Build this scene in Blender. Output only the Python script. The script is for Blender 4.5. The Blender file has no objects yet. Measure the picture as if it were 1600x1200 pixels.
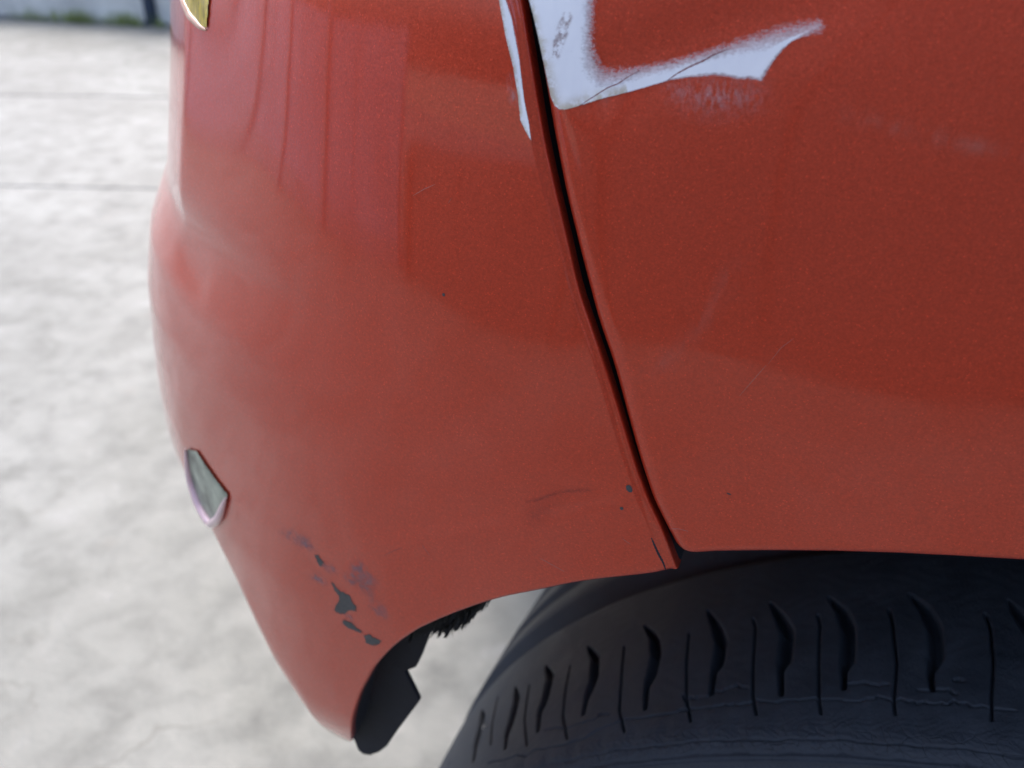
import bpy, bmesh, math, random
import numpy as np
from mathutils import Vector, Matrix, noise as mnoise
rng = np.random.default_rng(7)
SC = bpy.context.scene
COL = SC.collection
# ---------------------------------------------------------------- camera numbers (metres, radians)
CAM_H, CAM_YAW, CAM_PITCH, CAM_F = .797, .352, .553, 1400.0
def cam_axes():
    y, p = CAM_YAW, CAM_PITCH
    f = np.array([-math.sin(y)*math.cos(p), math.cos(y)*math.cos(p), -math.sin(p)])
    r = np.array([math.cos(y), math.sin(y), 0.0])
    return r, np.cross(r, f), f
AX_R, AX_U, AX_F = cam_axes()
CAM = np.array([0, 0, CAM_H])
def ray(px, py):
    d = AX_F + AX_R*(px-800)/CAM_F - AX_U*(py-600)/CAM_F
    return d/np.linalg.norm(d)
def project(P):
    d = np.asarray(P)-CAM
    z = d@AX_F
    return np.stack([800+CAM_F*(d@AX_R)/z, 600-CAM_F*(d@AX_U)/z], -1)
# ---------------------------------------------------------------- shape of the painted body side
WX, WZ, ARCH_Y, ARCH_R = .158, .31, .15, .390      # wheel centre, arch circle
QN = 700
Q = np.linspace(0, .62, QN)
PHI = np.minimum(1.50, .86*(Q/.23)**1.35)
DQ = Q[1]-Q[0]
PX = -.03-np.concatenate([[0], np.cumsum(np.cos((PHI[1:]+PHI[:-1])/2))*DQ])
PY = np.concatenate([[0], np.cumsum(np.sin((PHI[1:]+PHI[:-1])/2))*DQ])
RAMP = np.clip((Q-.02)/.16, 0, 1); RAMP = RAMP*RAMP*(3-2*RAMP)
EZ = np.array([.30,.40,.50,.52,.54,.56,.58,.60,.62,.64,.66,.68,.69,.70,.72,.74,.76,.80,.95])
EV = np.array([.006,.006,.006,.0064,.0062,.0078,.0090,.0080,.0087,.0112,.0145,.0208,.0266,.0325,.037,.0413,.0446,.0499,.0588])
TQ = np.array([-.05,0,.03,.05,.07,.09,.11,.13,.15,.17,.19,.21,.23,.25,.28,.32,.45])
TZ = np.array([.56,.56,.56,.56,.56,.557,.5515,.5643,.584,.598,.607,.606,.602,.59,.57,.56,.56])
TK = 9.0
def smooth(a, b, t):
    t = np.clip((t-a)/(b-a), 0, 1)
    return t*t*(3-2*t)
def side_y(z):
    return ARCH_Y + .55*np.maximum(z-.66, 0)**2
def plan(q, z):
    """point of the body shell at arc length q (q<0 is the flat fender side) and height z"""
    q = np.asarray(q, float); z = np.asarray(z, float)
    e = np.interp(z, EZ, EV)
    x = np.where(q < 0, -.03-q, np.interp(q, Q, PX)+e*np.interp(q, Q, RAMP))
    y = np.where(q < 0, .35*np.maximum(x-.02, 0)**2, np.interp(q, Q, PY))
    ph = np.interp(q, Q, PHI)
    b = -.0033*np.where(q < .187, np.clip((q-.06)/.127, 0, 1)**2, np.clip(1-(q-.187)/.055, 0, 1)**2)*smooth(.690, .712, z)
    t = np.maximum(np.interp(q, TQ, TZ)-z, 0); t = TK*t*t
    return x+(t+b)*np.sin(ph), y+side_y(z)+relief(x, z)+(t+b)*np.cos(ph)
def relief(x, z):
    r = np.hypot(x-WX, z-WZ)
    y = -.0004*(1-smooth(.4085+.10*np.minimum(x+.05,0)*-1, .4125+.10*np.minimum(x+.05,0)*-1, r))*smooth(-.12, -.08, x)*(1-smooth(-.03, -.015, x))     # raised flat lip round the arch
    y = y + .00025*np.sin(31*x+9*z+1)*np.sin(40*z-7*x) + .00012*np.sin(80*x+60*z)
    return y
_gq, _gz = np.meshgrid(np.linspace(-.16, .235, 260), np.linspace(.50, .83, 220), indexing="ij")
_gp = np.stack([*plan(_gq, _gz), _gz], -1).reshape(-1, 3)
_gs = project(_gp); _gd = np.linalg.norm(_gp-CAM, axis=1)
_gq = _gq.ravel(); _gz = _gz.ravel()
def on_body(px, py):
    """the spot (q, z) of the shell that is seen at a point of the photograph"""
    d = np.hypot(_gs[:, 0]-px, _gs[:, 1]-py)
    c = d+_gd*40
    k = int(np.argmin(c)); v = np.array([_gq[k], _gz[k]])
    def F(v):
        x, y = plan(v[0], v[1]); return project(np.array([float(x), float(y), v[1]]))
    for _ in range(8):
        f = F(v)-(px, py)
        if np.hypot(*f) < .05: break
        J = np.stack([(F(v+(1e-5, 0))-F(v))/1e-5, (F(v+(0, 1e-5))-F(v))/1e-5], 1)
        try: s = np.linalg.solve(J, f)
        except Exception: break
        n = np.hypot(*s); v = v-s*min(1, .01/max(n, 1e-9))
    return float(v[0]), float(v[1])

# ---------------------------------------------------------------- camera
cd = bpy.data.cameras.new('camera'); cam = bpy.data.objects.new('camera', cd); COL.objects.link(cam)
cam.matrix_world = Matrix(((AX_R[0], AX_U[0], -AX_F[0], 0), (AX_R[1], AX_U[1], -AX_F[1], 0), (AX_R[2], AX_U[2], -AX_F[2], CAM_H), (0, 0, 0, 1)))
cd.sensor_width = 36; cd.lens = 36*CAM_F/1600; cd.clip_start = .005; cd.clip_end = 500
cd.dof.use_dof = True; cd.dof.focus_distance = .185; cd.dof.aperture_fstop = 18.0
SC.camera = cam
# ---------------------------------------------------------------- light: bright overcast day
SUN_EL, SUN_AZ = math.radians(55), math.radians(-28)      # azimuth from +Y towards +X
w = bpy.data.worlds.new('World'); SC.world = w; w.use_nodes = True
nt = w.node_tree; nt.nodes.clear()
sky = nt.nodes.new('ShaderNodeTexSky'); sky.sky_type = 'NISHITA'; sky.sun_disc = False
sky.sun_elevation = SUN_EL; sky.sun_rotation = SUN_AZ; sky.air_density = .7; sky.dust_density = 5.0; sky.ozone_density = 1.0
bg = nt.nodes.new('ShaderNodeBackground'); bg.inputs[1].default_value = .15
out = nt.nodes.new('ShaderNodeOutputWorld')
nt.links.new(sky.outputs[0], bg.inputs[0]); nt.links.new(bg.outputs[0], out.inputs[0])
ld = bpy.data.lights.new('sun', 'SUN'); ld.energy = .5; ld.angle = math.radians(35); ld.color = (1, .985, .96)
sun = bpy.data.objects.new('sun', ld); COL.objects.link(sun)
sd = Vector((math.sin(SUN_AZ)*math.cos(SUN_EL), math.cos(SUN_AZ)*math.cos(SUN_EL), math.sin(SUN_EL)))
sun.rotation_euler = sd.to_track_quat('Z', 'Y').to_euler()
sun.location = (-3, 3, 6)
SC.view_settings.view_transform = 'Standard'; SC.view_settings.look = 'None'
SC.view_settings.exposure = 2.0; SC.view_settings.gamma = 1.0
SC.cycles.max_bounces = 8
# ---------------------------------------------------------------- small helpers
def tag(o, label=None, cat=None, kind=None, group=None):
    if label: o['label'] = label
    if cat: o['category'] = cat
    if kind: o['kind'] = kind
    if group: o['group'] = group
    return o
def empty(name, loc=(0, 0, 0)):
    o = bpy.data.objects.new(name, None); o.location = loc; COL.objects.link(o); return o
def mesh(name, V, Fc, mat, parent=None, smooth_=True, attrs=None):
    """V in world metres; the object's origin stays at the parent's"""
    V = np.asarray(V, float)
    if parent is not None:
        off = np.zeros(3); p = parent
        while p is not None: off += np.array(p.location); p = p.parent
        V = V-off
    me = bpy.data.meshes.new(name); me.from_pydata(V.tolist(), [], [tuple(f) for f in Fc])
    me.materials.append(mat)
    if smooth_: me.polygons.foreach_set('use_smooth', [True]*len(me.polygons))
    if attrs:
        for k, a in attrs.items():
            at = me.attributes.new(k, 'FLOAT', 'POINT'); at.data.foreach_set('value', np.asarray(a, np.float32))
    me.update()
    o = bpy.data.objects.new(name, me); COL.objects.link(o); o.parent = parent
    return o
def grid_faces(nu, nv, flip=False, keep=None):
    i, j = np.meshgrid(np.arange(nu-1), np.arange(nv-1), indexing='ij')
    a = i*nv+j; f = np.stack([a, a+nv, a+nv+1, a+1], -1).reshape(-1, 4)
    if flip: f = f[:, ::-1]
    if keep is not None: f = f[keep.ravel()[f].any(1)]
    return f.tolist()
def inward(q, z, depth, out_=0.0):
    """a point 'depth' metres behind the shell at (q, z)"""
    q = np.asarray(q, float); z = np.asarray(z, float)
    x, y = plan(q, z); h = 2e-4
    xa, ya = plan(q+h, z); xb, yb = plan(q-h, z); xc, yc = plan(q, z+h); xd, yd = plan(q, z-h)
    tu = np.stack([xa-xb, ya-yb, np.zeros_like(xa)], -1); tv = np.stack([xc-xd, yc-yd, np.full_like(xc, 2*h)], -1)
    n = np.cross(tu, tv); n /= np.linalg.norm(n, axis=-1, keepdims=True)
    n = np.where(n[..., 1:2] < 0, -n, n) if n.ndim > 1 else (n if n[1] > 0 else -n)
    P = np.stack([x, y, z*np.ones_like(x)], -1)
    return P+n*np.asarray(depth)[..., None]
def boxmesh(name, lo, hi, mat, parent=None, bevel=0.0):
    bm = bmesh.new(); bmesh.ops.create_cube(bm, size=1)
    lo = np.array(lo, float); hi = np.array(hi, float); c = (lo+hi)/2; s = hi-lo
    off = np.zeros(3); p = parent
    while p is not None: off += np.array(p.location); p = p.parent
    for v in bm.verts: v.co = Vector(c-off)+Vector((v.co.x*s[0], v.co.y*s[1], v.co.z*s[2]))
    if bevel: bmesh.ops.bevel(bm, geom=bm.edges[:], offset=bevel, segments=2, affect='EDGES')
    me = bpy.data.meshes.new(name); bm.to_mesh(me); bm.free(); me.materials.append(mat)
    o = bpy.data.objects.new(name, me); COL.objects.link(o); o.parent = parent; return o
# ---------------------------------------------------------------- materials
class M:
    def __init__(s, name):
        s.m = bpy.data.materials.new(name); s.m.use_nodes = True; s.t = s.m.node_tree; s.b = s.t.nodes['Principled BSDF']
        s.out = s.t.nodes['Material Output']
    def n(s, typ, **k):
        x = s.t.nodes.new(typ)
        for a, v in k.items():
            if a.startswith('_'): setattr(x, a[1:], v)
            else: x.inputs[a.replace('__', ' ')].default_value = v
        return x
    def l(s, a, b): s.t.links.new(a, b)
    def co(s, scale=(1, 1, 1), rot=(0, 0, 0)):
        g = s.n('ShaderNodeNewGeometry'); mp = s.n('ShaderNodeMapping'); mp.inputs['Scale'].default_value = scale; mp.inputs['Rotation'].default_value = rot
        s.l(g.outputs['Position'], mp.inputs['Vector']); return mp.outputs[0]
    def noise(s, sc, det=3, rough=.5, vec=None, dist=0):
        x = s.n('ShaderNodeTexNoise', Scale=sc, Detail=det, Roughness=rough, Distortion=dist); s.l(vec or s.co(), x.inputs['Vector']); return x.outputs['Fac']
    def ramp(s, fac, stops):
        r = s.n('ShaderNodeValToRGB'); e = r.color_ramp.elements
        for i, (p, c) in enumerate(stops):
            el = e[i] if i < 2 else e.new(p)
            el.position = p; el.color = (*c, 1) if len(c) == 3 else c
        s.l(fac, r.inputs[0]); return r.outputs[0]
    def mix(s, f, a, b, bt='MIX'):
        x = s.n('ShaderNodeMix'); x.data_type = 'RGBA'; x.blend_type = bt
        for k, v in ((0, f), (6, a), (7, b)):
            if hasattr(v, 'links'): s.l(v, x.inputs[k])
            else: x.inputs[k].default_value = v if k == 0 else (*v, 1)
        return x.outputs[2]
    def math(s, op, a, b=0.0, c=0.0, clamp=False):
        x = s.n('ShaderNodeMath'); x.operation = op; x.use_clamp = clamp
        for k, v in enumerate((a, b, c)):
            if hasattr(v, 'links'): s.l(v, x.inputs[k])
            else: x.inputs[k].default_value = v
        return x.outputs[0]
    def rng(s, v, a, b, c=0, d=1):
        x = s.n('ShaderNodeMapRange'); x.inputs[1].default_value = a; x.inputs[2].default_value = b; x.inputs[3].default_value = c; x.inputs[4].default_value = d
        s.l(v, x.inputs[0]); return x.outputs[0]
    def bump(s, h, strength=.3, dist=.001, normal=None):
        x = s.n('ShaderNodeBump', Strength=strength, Distance=dist); s.l(h, x.inputs['Height'])
        if normal: s.l(normal, x.inputs['Normal'])
        return x.outputs[0]
    def set(s, **k):
        for a, v in k.items():
            a = a.replace('__', ' ')
            if hasattr(v, 'links'): s.l(v, s.b.inputs[a])
            else: s.b.inputs[a].default_value = (*v, 1) if isinstance(v, tuple) and len(v) == 3 else v
        return s
    def alpha(s, fac):
        tr = s.n('ShaderNodeBsdfTransparent'); mx = s.n('ShaderNodeMixShader')
        s.l(fac, mx.inputs[0]); s.l(tr.outputs[0], mx.inputs[1]); s.l(s.b.outputs[0], mx.inputs[2]); s.l(mx.outputs[0], s.out.inputs[0]); return s
    def attr(s, n):
        a = s.n('ShaderNodeAttribute'); a.attribute_name = n; return a.outputs['Fac']

def make_paint():
    m = M('orange_red_metallic_paint')
    v = m.n('ShaderNodeTexVoronoi', Scale=3600.0); m.l(m.co(), v.inputs['Vector'])     # metal flakes
    fl = m.n('ShaderNodeSeparateColor'); m.l(v.outputs['Color'], fl.inputs[0])
    n2 = m.noise(1500, 2, .6)
    bright = m.math('ADD', m.rng(fl.outputs[0], .0, 1,   .90, 1.08), m.rng(m.math('GREATER_THAN', fl.outputs[1], .975), 0, 1, 0, .30))
    bright = m.math('MULTIPLY', bright, m.rng(n2, .3, .7, .9, 1.1))
    base = m.mix(m.noise(9, 2), PAINT_A, PAINT_B)
    vm = m.n('ShaderNodeVectorMath'); vm.operation = 'SCALE'; m.l(base, vm.inputs[0]); m.l(bright, vm.inputs['Scale'])
    # flakes lie at slightly different tilts under the clear coat
    nm = m.n('ShaderNodeVectorMath'); nm.operation = 'SUBTRACT'; m.l(v.outputs['Color'], nm.inputs[0]); nm.inputs[1].default_value = (.5, .5, .5)
    sc = m.n('ShaderNodeVectorMath'); sc.operation = 'SCALE'; m.l(nm.outputs[0], sc.inputs[0]); sc.inputs['Scale'].default_value = .13
    g = m.n('ShaderNodeNewGeometry'); ad = m.n('ShaderNodeVectorMath'); ad.operation = 'ADD'; m.l(g.outputs['Normal'], ad.inputs[0]); m.l(sc.outputs[0], ad.inputs[1])
    nn = m.n('ShaderNodeVectorMath'); nn.operation = 'NORMALIZE'; m.l(ad.outputs[0], nn.inputs[0])
    # clear coat: orange peel, wipe marks
    wipe = m.noise(38, 4, .55, m.co((1, 1, .28), (0, .55, 0)))
    fine = m.noise(420, 2, .5)
    cr = m.math('ADD', m.rng(wipe, .45, .78, .045, .11), m.rng(fine, .4, .8, 0, .02))
    peel = m.bump(m.noise(150, 1, .4), .02, .0004)
    m.set(Base__Color=vm.outputs[0], Metallic=.62, Roughness=.42, Specular__IOR__Level=.12, Coat__Weight=1.0, Coat__IOR=1.5, Coat__Roughness=cr, Normal=nn.outputs[0], Coat__Normal=peel)
    return m.m
PAINT_A, PAINT_B = (.57, .062, .026), (.49, .051, .022)
PAINT = make_paint()
def simple(name, col, rough=.6, metal=0.0, nscale=None, amt=.25, bump=0, bscale=None, bdist=.0005, **k):
    m = M(name)
    if nscale:
        a = tuple(c*(1-amt) for c in col); b = tuple(min(c*(1+amt), 1) for c in col)
        m.set(Base__Color=m.ramp(m.noise(nscale, 5, .6), [(.3, a), (.7, b)]))
    else: m.set(Base__Color=col)
    m.set(Roughness=rough, Metallic=metal, **k)
    if bump: m.set(Normal=m.bump(m.noise(bscale or nscale*2, 5, .6), bump, bdist))
    return m.m
BLACK = simple('black_textured_plastic', (.006, .008, .014), .75, nscale=150, bump=.4, bscale=700, bdist=.0004)
FELT = simple('dusty_black_felt', (.035, .035, .033), .95, nscale=220, amt=.7, bump=1, bscale=500, bdist=.002)
CHIP = simple('bare_grey_bumper_plastic', (.040, .046, .047), .55, nscale=600, amt=.35, bump=.5, bscale=900, bdist=.0002)
STEEL = simple('dark_painted_steel', (.02, .035, .06), .5, nscale=20)
def make_rubber():
    m = M('worn_tyre_rubber')
    n1 = m.noise(55, 5, .65); n2 = m.noise(900, 3, .6)
    col = m.ramp(n1, [(.3, (.020, .025, .032)), (.72, (.040, .047, .057))])
    dust = m.math('MULTIPLY', m.rng(n2, .55, .8), m.rng(n1, .4, .7)); 
    spk = m.n('ShaderNodeTexVoronoi', Scale=260.0); m.l(m.co(), spk.inputs['Vector'])
    d2 = m.math('MULTIPLY', m.rng(spk.outputs['Distance'], .10, .03), m.rng(m.noise(30, 2), .5, .62))
    col = m.mix(m.math('MULTIPLY', dust, .30), col, (.10, .105, .10)); col = m.mix(m.math('MULTIPLY', d2, .5), col, (.16, .16, .14))
    rib = m.attr('rib')
    h = m.math('ADD', m.noise(1400, 4, .7), m.math('MULTIPLY', m.noise(160, 4, .7), 1.5))
    cracks = m.n('ShaderNodeTexVoronoi', Scale=420.0); cracks.feature = 'DISTANCE_TO_EDGE'
    mp = m.co((.35, .35, 1.4)); m.l(mp, cracks.inputs['Vector'])
    ck = m.math('MULTIPLY', m.rng(cracks.outputs['Distance'], .0, .035, 1, 0), m.attr('worn'))
    h = m.math('SUBTRACT', h, m.math('MULTIPLY', ck, .9))
    m.set(Base__Color=col, Roughness=m.rng(n1, .3, .7, .62, .8), Specular__IOR__Level=.45, Normal=m.bump(h, .9, .00025))
    return m.m
RUBBER = make_rubber()
def make_ground():
    m = M('weathered_concrete')
    a = m.noise(2.2, 6, .62, dist=.4); b = m.noise(14, 6, .65, dist=.3); c = m.noise(160, 3, .6)
    st = m.noise(5.5, 5, .7, m.co((1, 1.6, 1)), dist=.5)
    col = m.ramp(a, [(.34, (.082, .089, .083)), (.64, (.145, .156, .150))])
    col = m.mix(m.rng(b, .48, .70, 0, .60), col, (.070, .073, .070))
    col = m.mix(m.rng(b, .40, .26, 0, .35), col, (.20, .21, .222))
    col = m.mix(m.rng(st, .58, .75, 0, .65), col, (.058, .062, .056))
    col = m.mix(m.rng(c, .35, .75, 0, .18), col, (.17, .17, .16))
    sp = m.n('ShaderNodeTexVoronoi', Scale=9.0); m.l(m.co(), sp.inputs['Vector'])
    col = m.mix(m.math('MULTIPLY', m.rng(sp.outputs['Distance'], .14, .05), .45), col, (.11, .11, .10))
    cv = m.n('ShaderNodeTexVoronoi', Scale=1.1); cv.feature = 'DISTANCE_TO_EDGE'; wv = m.n('ShaderNodeVectorMath'); wv.operation = 'ADD'
    nz = m.n('ShaderNodeTexNoise', Scale=5.0, Detail=5); m.l(m.co(), nz.inputs['Vector']); m.l(m.co(), wv.inputs[0]); m.l(nz.outputs['Color'], wv.inputs[1]); m.l(wv.outputs[0], cv.inputs['Vector'])
    col = m.mix(m.math('MULTIPLY', m.rng(cv.outputs['Distance'], .010, .0, 0, .55), m.rng(a, .45, .6)), col, (.055, .056, .05))
    m.set(Base__Color=col, Specular__IOR__Level=.27, Roughness=m.rng(b, .3, .7, .42, .66), Normal=m.bump(m.math('ADD', b, m.math('MULTIPLY', c, .3)), .5, .004))
    return m.m
CONC = make_ground()
SOIL = simple('joint_dirt', (.16, .15, .12), .9, nscale=20)
WALLC = simple('grey_cement_wall', (.66, .64, .56), .85, nscale=3, bump=.3, bscale=40, bdist=.004)
CLAD = simple('brown_grey_cladding', (.06, .054, .052), .6, nscale=2)
CLADA = simple('grey_violet_panels', (.26, .25, .33), .6, nscale=2)
CLADP = simple('pale_pilaster', (.20, .20, .23), .6, nscale=2)
GRASS = simple('grass_blades', (.22, .27, .07), .7, nscale=5)
RIMM = simple('silver_wheel_alloy', (.5, .51, .53), .35, .8)
# ---------------------------------------------------------------- ground, slabs, kerb wall
ground = tag(mesh('ground', [(-30, -12, -.02), (30, -12, -.02), (30, 30, -.02), (-30, 30, -.02)], [(0, 1, 2, 3)], SOIL, smooth_=False), kind='structure')
def at_floor(px, py, z=0.0):
    d = ray(px, py); return CAM+d*((z-CAM_H)/d[2])
def slab(x0, x1, y0, y1, g=.002):
    bm = bmesh.new(); bmesh.ops.create_cube(bm, size=1)
    for v in bm.verts:
        v.co = Vector(((x0+x1)/2+v.co.x*(x1-x0-2*g), (y0+y1)/2+v.co.y*(y1-y0-2*g), -.012+v.co.z*.024))
    bmesh.ops.bevel(bm, geom=[e for e in bm.edges if all(v.co.z > -.005 for v in e.verts)], offset=.002, segments=2, affect='EDGES')
    me = bpy.data.meshes.new('concrete_slab'); bm.to_mesh(me); bm.free(); me.materials.append(CONC)
    o = bpy.data.objects.new('concrete_slab', me); COL.objects.link(o); o.parent = ground; return o
SLAB_A = .30
for (u0, u1) in ((-9.5, -3.4), (-3.4, 2.9), (2.9, 9.0)):
    for (v0, v1) in ((-6.2, -3.1), (-3.1, 0), (0, .93), (.93, 3.6), (3.6, 6.6)):
        o = slab(u0, u1, v0, v1); o.location = (-2.06, 1.68, 0); o.rotation_euler.z = SLAB_A
# low boundary wall, post and weeds at the far edge of the yard
kx0, kx1, ky = -9, 3.5, 3.73
bw = tag(empty('boundary_wall', (-3, ky, 0)), 'low grey cement wall at the far edge of the concrete yard', 'wall')
def wall_mesh():
    xs_ = np.linspace(kx0, kx1, 90); V = []; 
    prof = [(0, 0), (0, .30), (.012, .33), (.20, .33), (.212, .30), (.212, 0)]
    for x in xs_:
        for (dy, z) in prof: V.append((x, ky+.08*(x+3.6)+dy+.004*math.sin(3*x), z))
    return V, grid_faces(len(xs_), len(prof), flip=True)
V, Fc = wall_mesh(); mesh('wall_body', V, Fc, WALLC, bw, smooth_=False)
cp = boxmesh('coping', (-.01, -.02, .33), (12.3, .23, .38), simple('coping_cement', (.36, .365, .35), .8, nscale=6), None, .006)
cp.parent = bw; cp.location = (kx0+3, .08*(kx0+3.6), 0); cp.rotation_euler.z = math.atan(.08)
p0 = at_floor(243, 36)
post = tag(empty('fence_post', (p0[0], p0[1]-.02, 0)), 'thin dark blue steel post standing in front of the low grey wall', 'post')
boxmesh('post_shaft', (p0[0]-.022, p0[1]-.042, 0), (p0[0]+.022, p0[1]+.002, 1.6), STEEL, post, .004)
boxmesh('base_plate', (p0[0]-.05, p0[1]-.07, 0), (p0[0]+.05, p0[1]+.03, .008), STEEL, post, .002)
def weeds():
    V = []; Fc = []
    for cxp, n in ((40, 14), (66, 30), (122, 90), (138, 60), (205, 80), (190, 30), (90, 14), (255, 20)):
        c = at_floor(cxp, 27+cxp*.055)
        for _ in range(n):
            x = c[0]+rng.normal()*.05; y = c[1]-.01-abs(rng.normal())*.012; a = rng.uniform(0, 6.28); h = rng.uniform(.02, .075); l = rng.uniform(0, .035); wd = .0025
            k = len(V); dx, dy = math.cos(a), math.sin(a)
            V += [(x-dy*wd, y+dx*wd, 0), (x+dy*wd, y-dx*wd, 0), (x+dx*l*.4-dy*wd*.7, y+dy*l*.4+dx*wd*.7, h*.6), (x+dx*l*.4+dy*wd*.7, y+dy*l*.4-dx*wd*.7, h*.6), (x+dx*l, y+dy*l, h)]
            Fc += [(k, k+1, k+3, k+2), (k+2, k+3, k+4)]
    return V, Fc
V, Fc = weeds(); tag(mesh('weeds', V, Fc, GRASS, smooth_=False), 'tufts of green weeds growing along the foot of the low wall', 'weeds', 'stuff')
# walls round the yard beside and behind the camera: the car's paint mirrors them
def panel_wall(name, ax, ay, bx, by, h, wd, mat, mat2, label, pil=2, ph=None):
    L = math.hypot(bx-ax, by-ay); root = tag(empty(name, (ax, ay, 0)), label, 'wall'); ang = math.atan2(by-ay, bx-ax); root.rotation_euler.z = ang
    def bxm(nm, x0, x1, y0, y1, z0, z1, mt):
        o = boxmesh(nm, (x0, y0, z0), (x1, y1, z1), mt, None, .004); o.parent = root
    x = 0; k = 0
    while x < L-.01:
        x1 = min(x+wd, L); bxm('panel', x+.005, x1-.005, -.04, .0, .10, h, mat)
        if k % pil == 0: bxm('pilaster', x+.01, x+.08, .003, .05, 0, ph or h, mat2)
        x = x1; k += 1
    bxm('plinth', 0, L, -.05, .012, 0, .10, mat2); bxm('backing', 0, L, -.15, -.042, 0, h+.02, mat)
    return root
panel_wall('panel_wall', -6.75, 2.2, -1.75, -1.45, .74, .62, CLADA, CLADP, 'grey violet panelled fence wall with tall posts along the open side of the yard', ph=1.7)
panel_wall('low_wall', -1.70, -1.50, -.62, -1.48, .42, .54, CLAD, CLAD, 'low brown grey wall behind the camera, between the panelled fence wall and the yard wall')
panel_wall('yard_wall', -.61, -1.48, .45, -1.46, 1.15, .54, CLAD, CLAD, 'brown grey chest high wall right behind the camera')
panel_wall('shade_wall', .47, -1.47, 5.5, -1.40, 1.7, .8, CLAD, CLAD, 'tall brown grey wall added out of view to darken the right of the wing')  # unseen wall, added to cut light from the right

# ---------------------------------------------------------------- the car
car = tag(empty('parked_car', (WX, ARCH_Y, 0)), 'orange red metallic car with a scuffed bumper corner above a worn tyre', 'car')
def qz(pts): return np.array([on_body(*p) for p in pts])
E1 = qz([(783,-30),(789,0),(800,30),(811,90),(821,157),(830,215),(848,300),(870,377),(887,440),(900,490),(920,540),(937,593),(953,647),(967,700),(981,739),(991,770),(1001,796),(1016,832),(1029,860),(1040,884)])
E2 = qz([(806,-30),(812,0),(826,90),(837,157),(846,212),(863,290),(884,377),(903,460),(920,507),(944,577),(960,627),(981,696),(996,746),(1017,797),(1037,838),(1047,866),(1053,883)])
F1 = qz([(818,-30),(822,0),(839,90),(852,170),(864,235),(879,310),(901,398),(930,507),(953,570),(970,633),(983,680),(1000,739),(1016,785),(1030,813),(1040,833),(1048,846)])
def bez(C, z, zt=None):
    """curve q(z) through picked points, carried straight on above and below them"""
    o = np.argsort(C[:, 1]); zz = C[o, 1]; qq = C[o, 0]
    s1 = (qq[-1]-qq[-5])/(zz[-1]-zz[-5]); s0 = (qq[3]-qq[0])/(zz[3]-zz[0])
    # smooth the picked curve a little
    zs = np.linspace(zz[0], zz[-1], 160); qs = np.interp(zs, zz, qq); kk = np.hanning(19); kk /= kk.sum()
    pad = np.concatenate([qs[0]-s0*(zs[1]-zs[0])*np.arange(9, 0, -1), qs, qs[-1]+s1*(zs[1]-zs[0])*np.arange(1, 10)])
    qs = np.convolve(pad, kk, 'valid')
    z = np.asarray(z, float)
    return np.where(z > zs[-1], qs[-1]+s1*(z-zs[-1]), np.where(z < zs[0], qs[0]+s0*(z-zs[0]), np.interp(z, zs, qs)))
BB = qz([(1053,890),(1048,896),(1030,898),(1000,900),(950,905),(900,911),(832,926),(790,933),(750,945),(700,963),(650,985),(615,1010),(585,1042),(564,1080),(553,1112),(549,1135),(550,1150)])
def resample(C, n):
    d = np.concatenate([[0], np.cumsum(np.hypot(*np.diff(C, axis=0).T))]); t = np.linspace(0, d[-1], n)
    P = np.stack([np.interp(t, d, C[:, 0]), np.interp(t, d, C[:, 1])], 1)
    for _ in range(6): P[1:-1] = (P[:-2]+2*P[1:-1]+P[2:])/4
    return P
tipq, tipz = BB[-1]
BBx = np.concatenate([BB, [(tipq+.004, tipz-.010), (tipq+.013, tipz-.021), (tipq+.026, .522), (.14, .526), (.17, .54), (.25, .53), (.45, .50), (.62, .50)]])
BR = np.concatenate([resample(BBx[:len(BB)+3], 90), BBx[len(BB)+3:]])
BQ = np.maximum.accumulate(BR[:, 0]+np.arange(len(BR))*1e-7); BZ = BR[:, 1]
def bottom_b(q): return np.interp(q, BQ, BZ)
ZT = .93
def roll(d, r):
    t = np.clip(1-d/r, 0, 1); return r*(1-np.sqrt(np.maximum(1-t*t, 0)))
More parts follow.
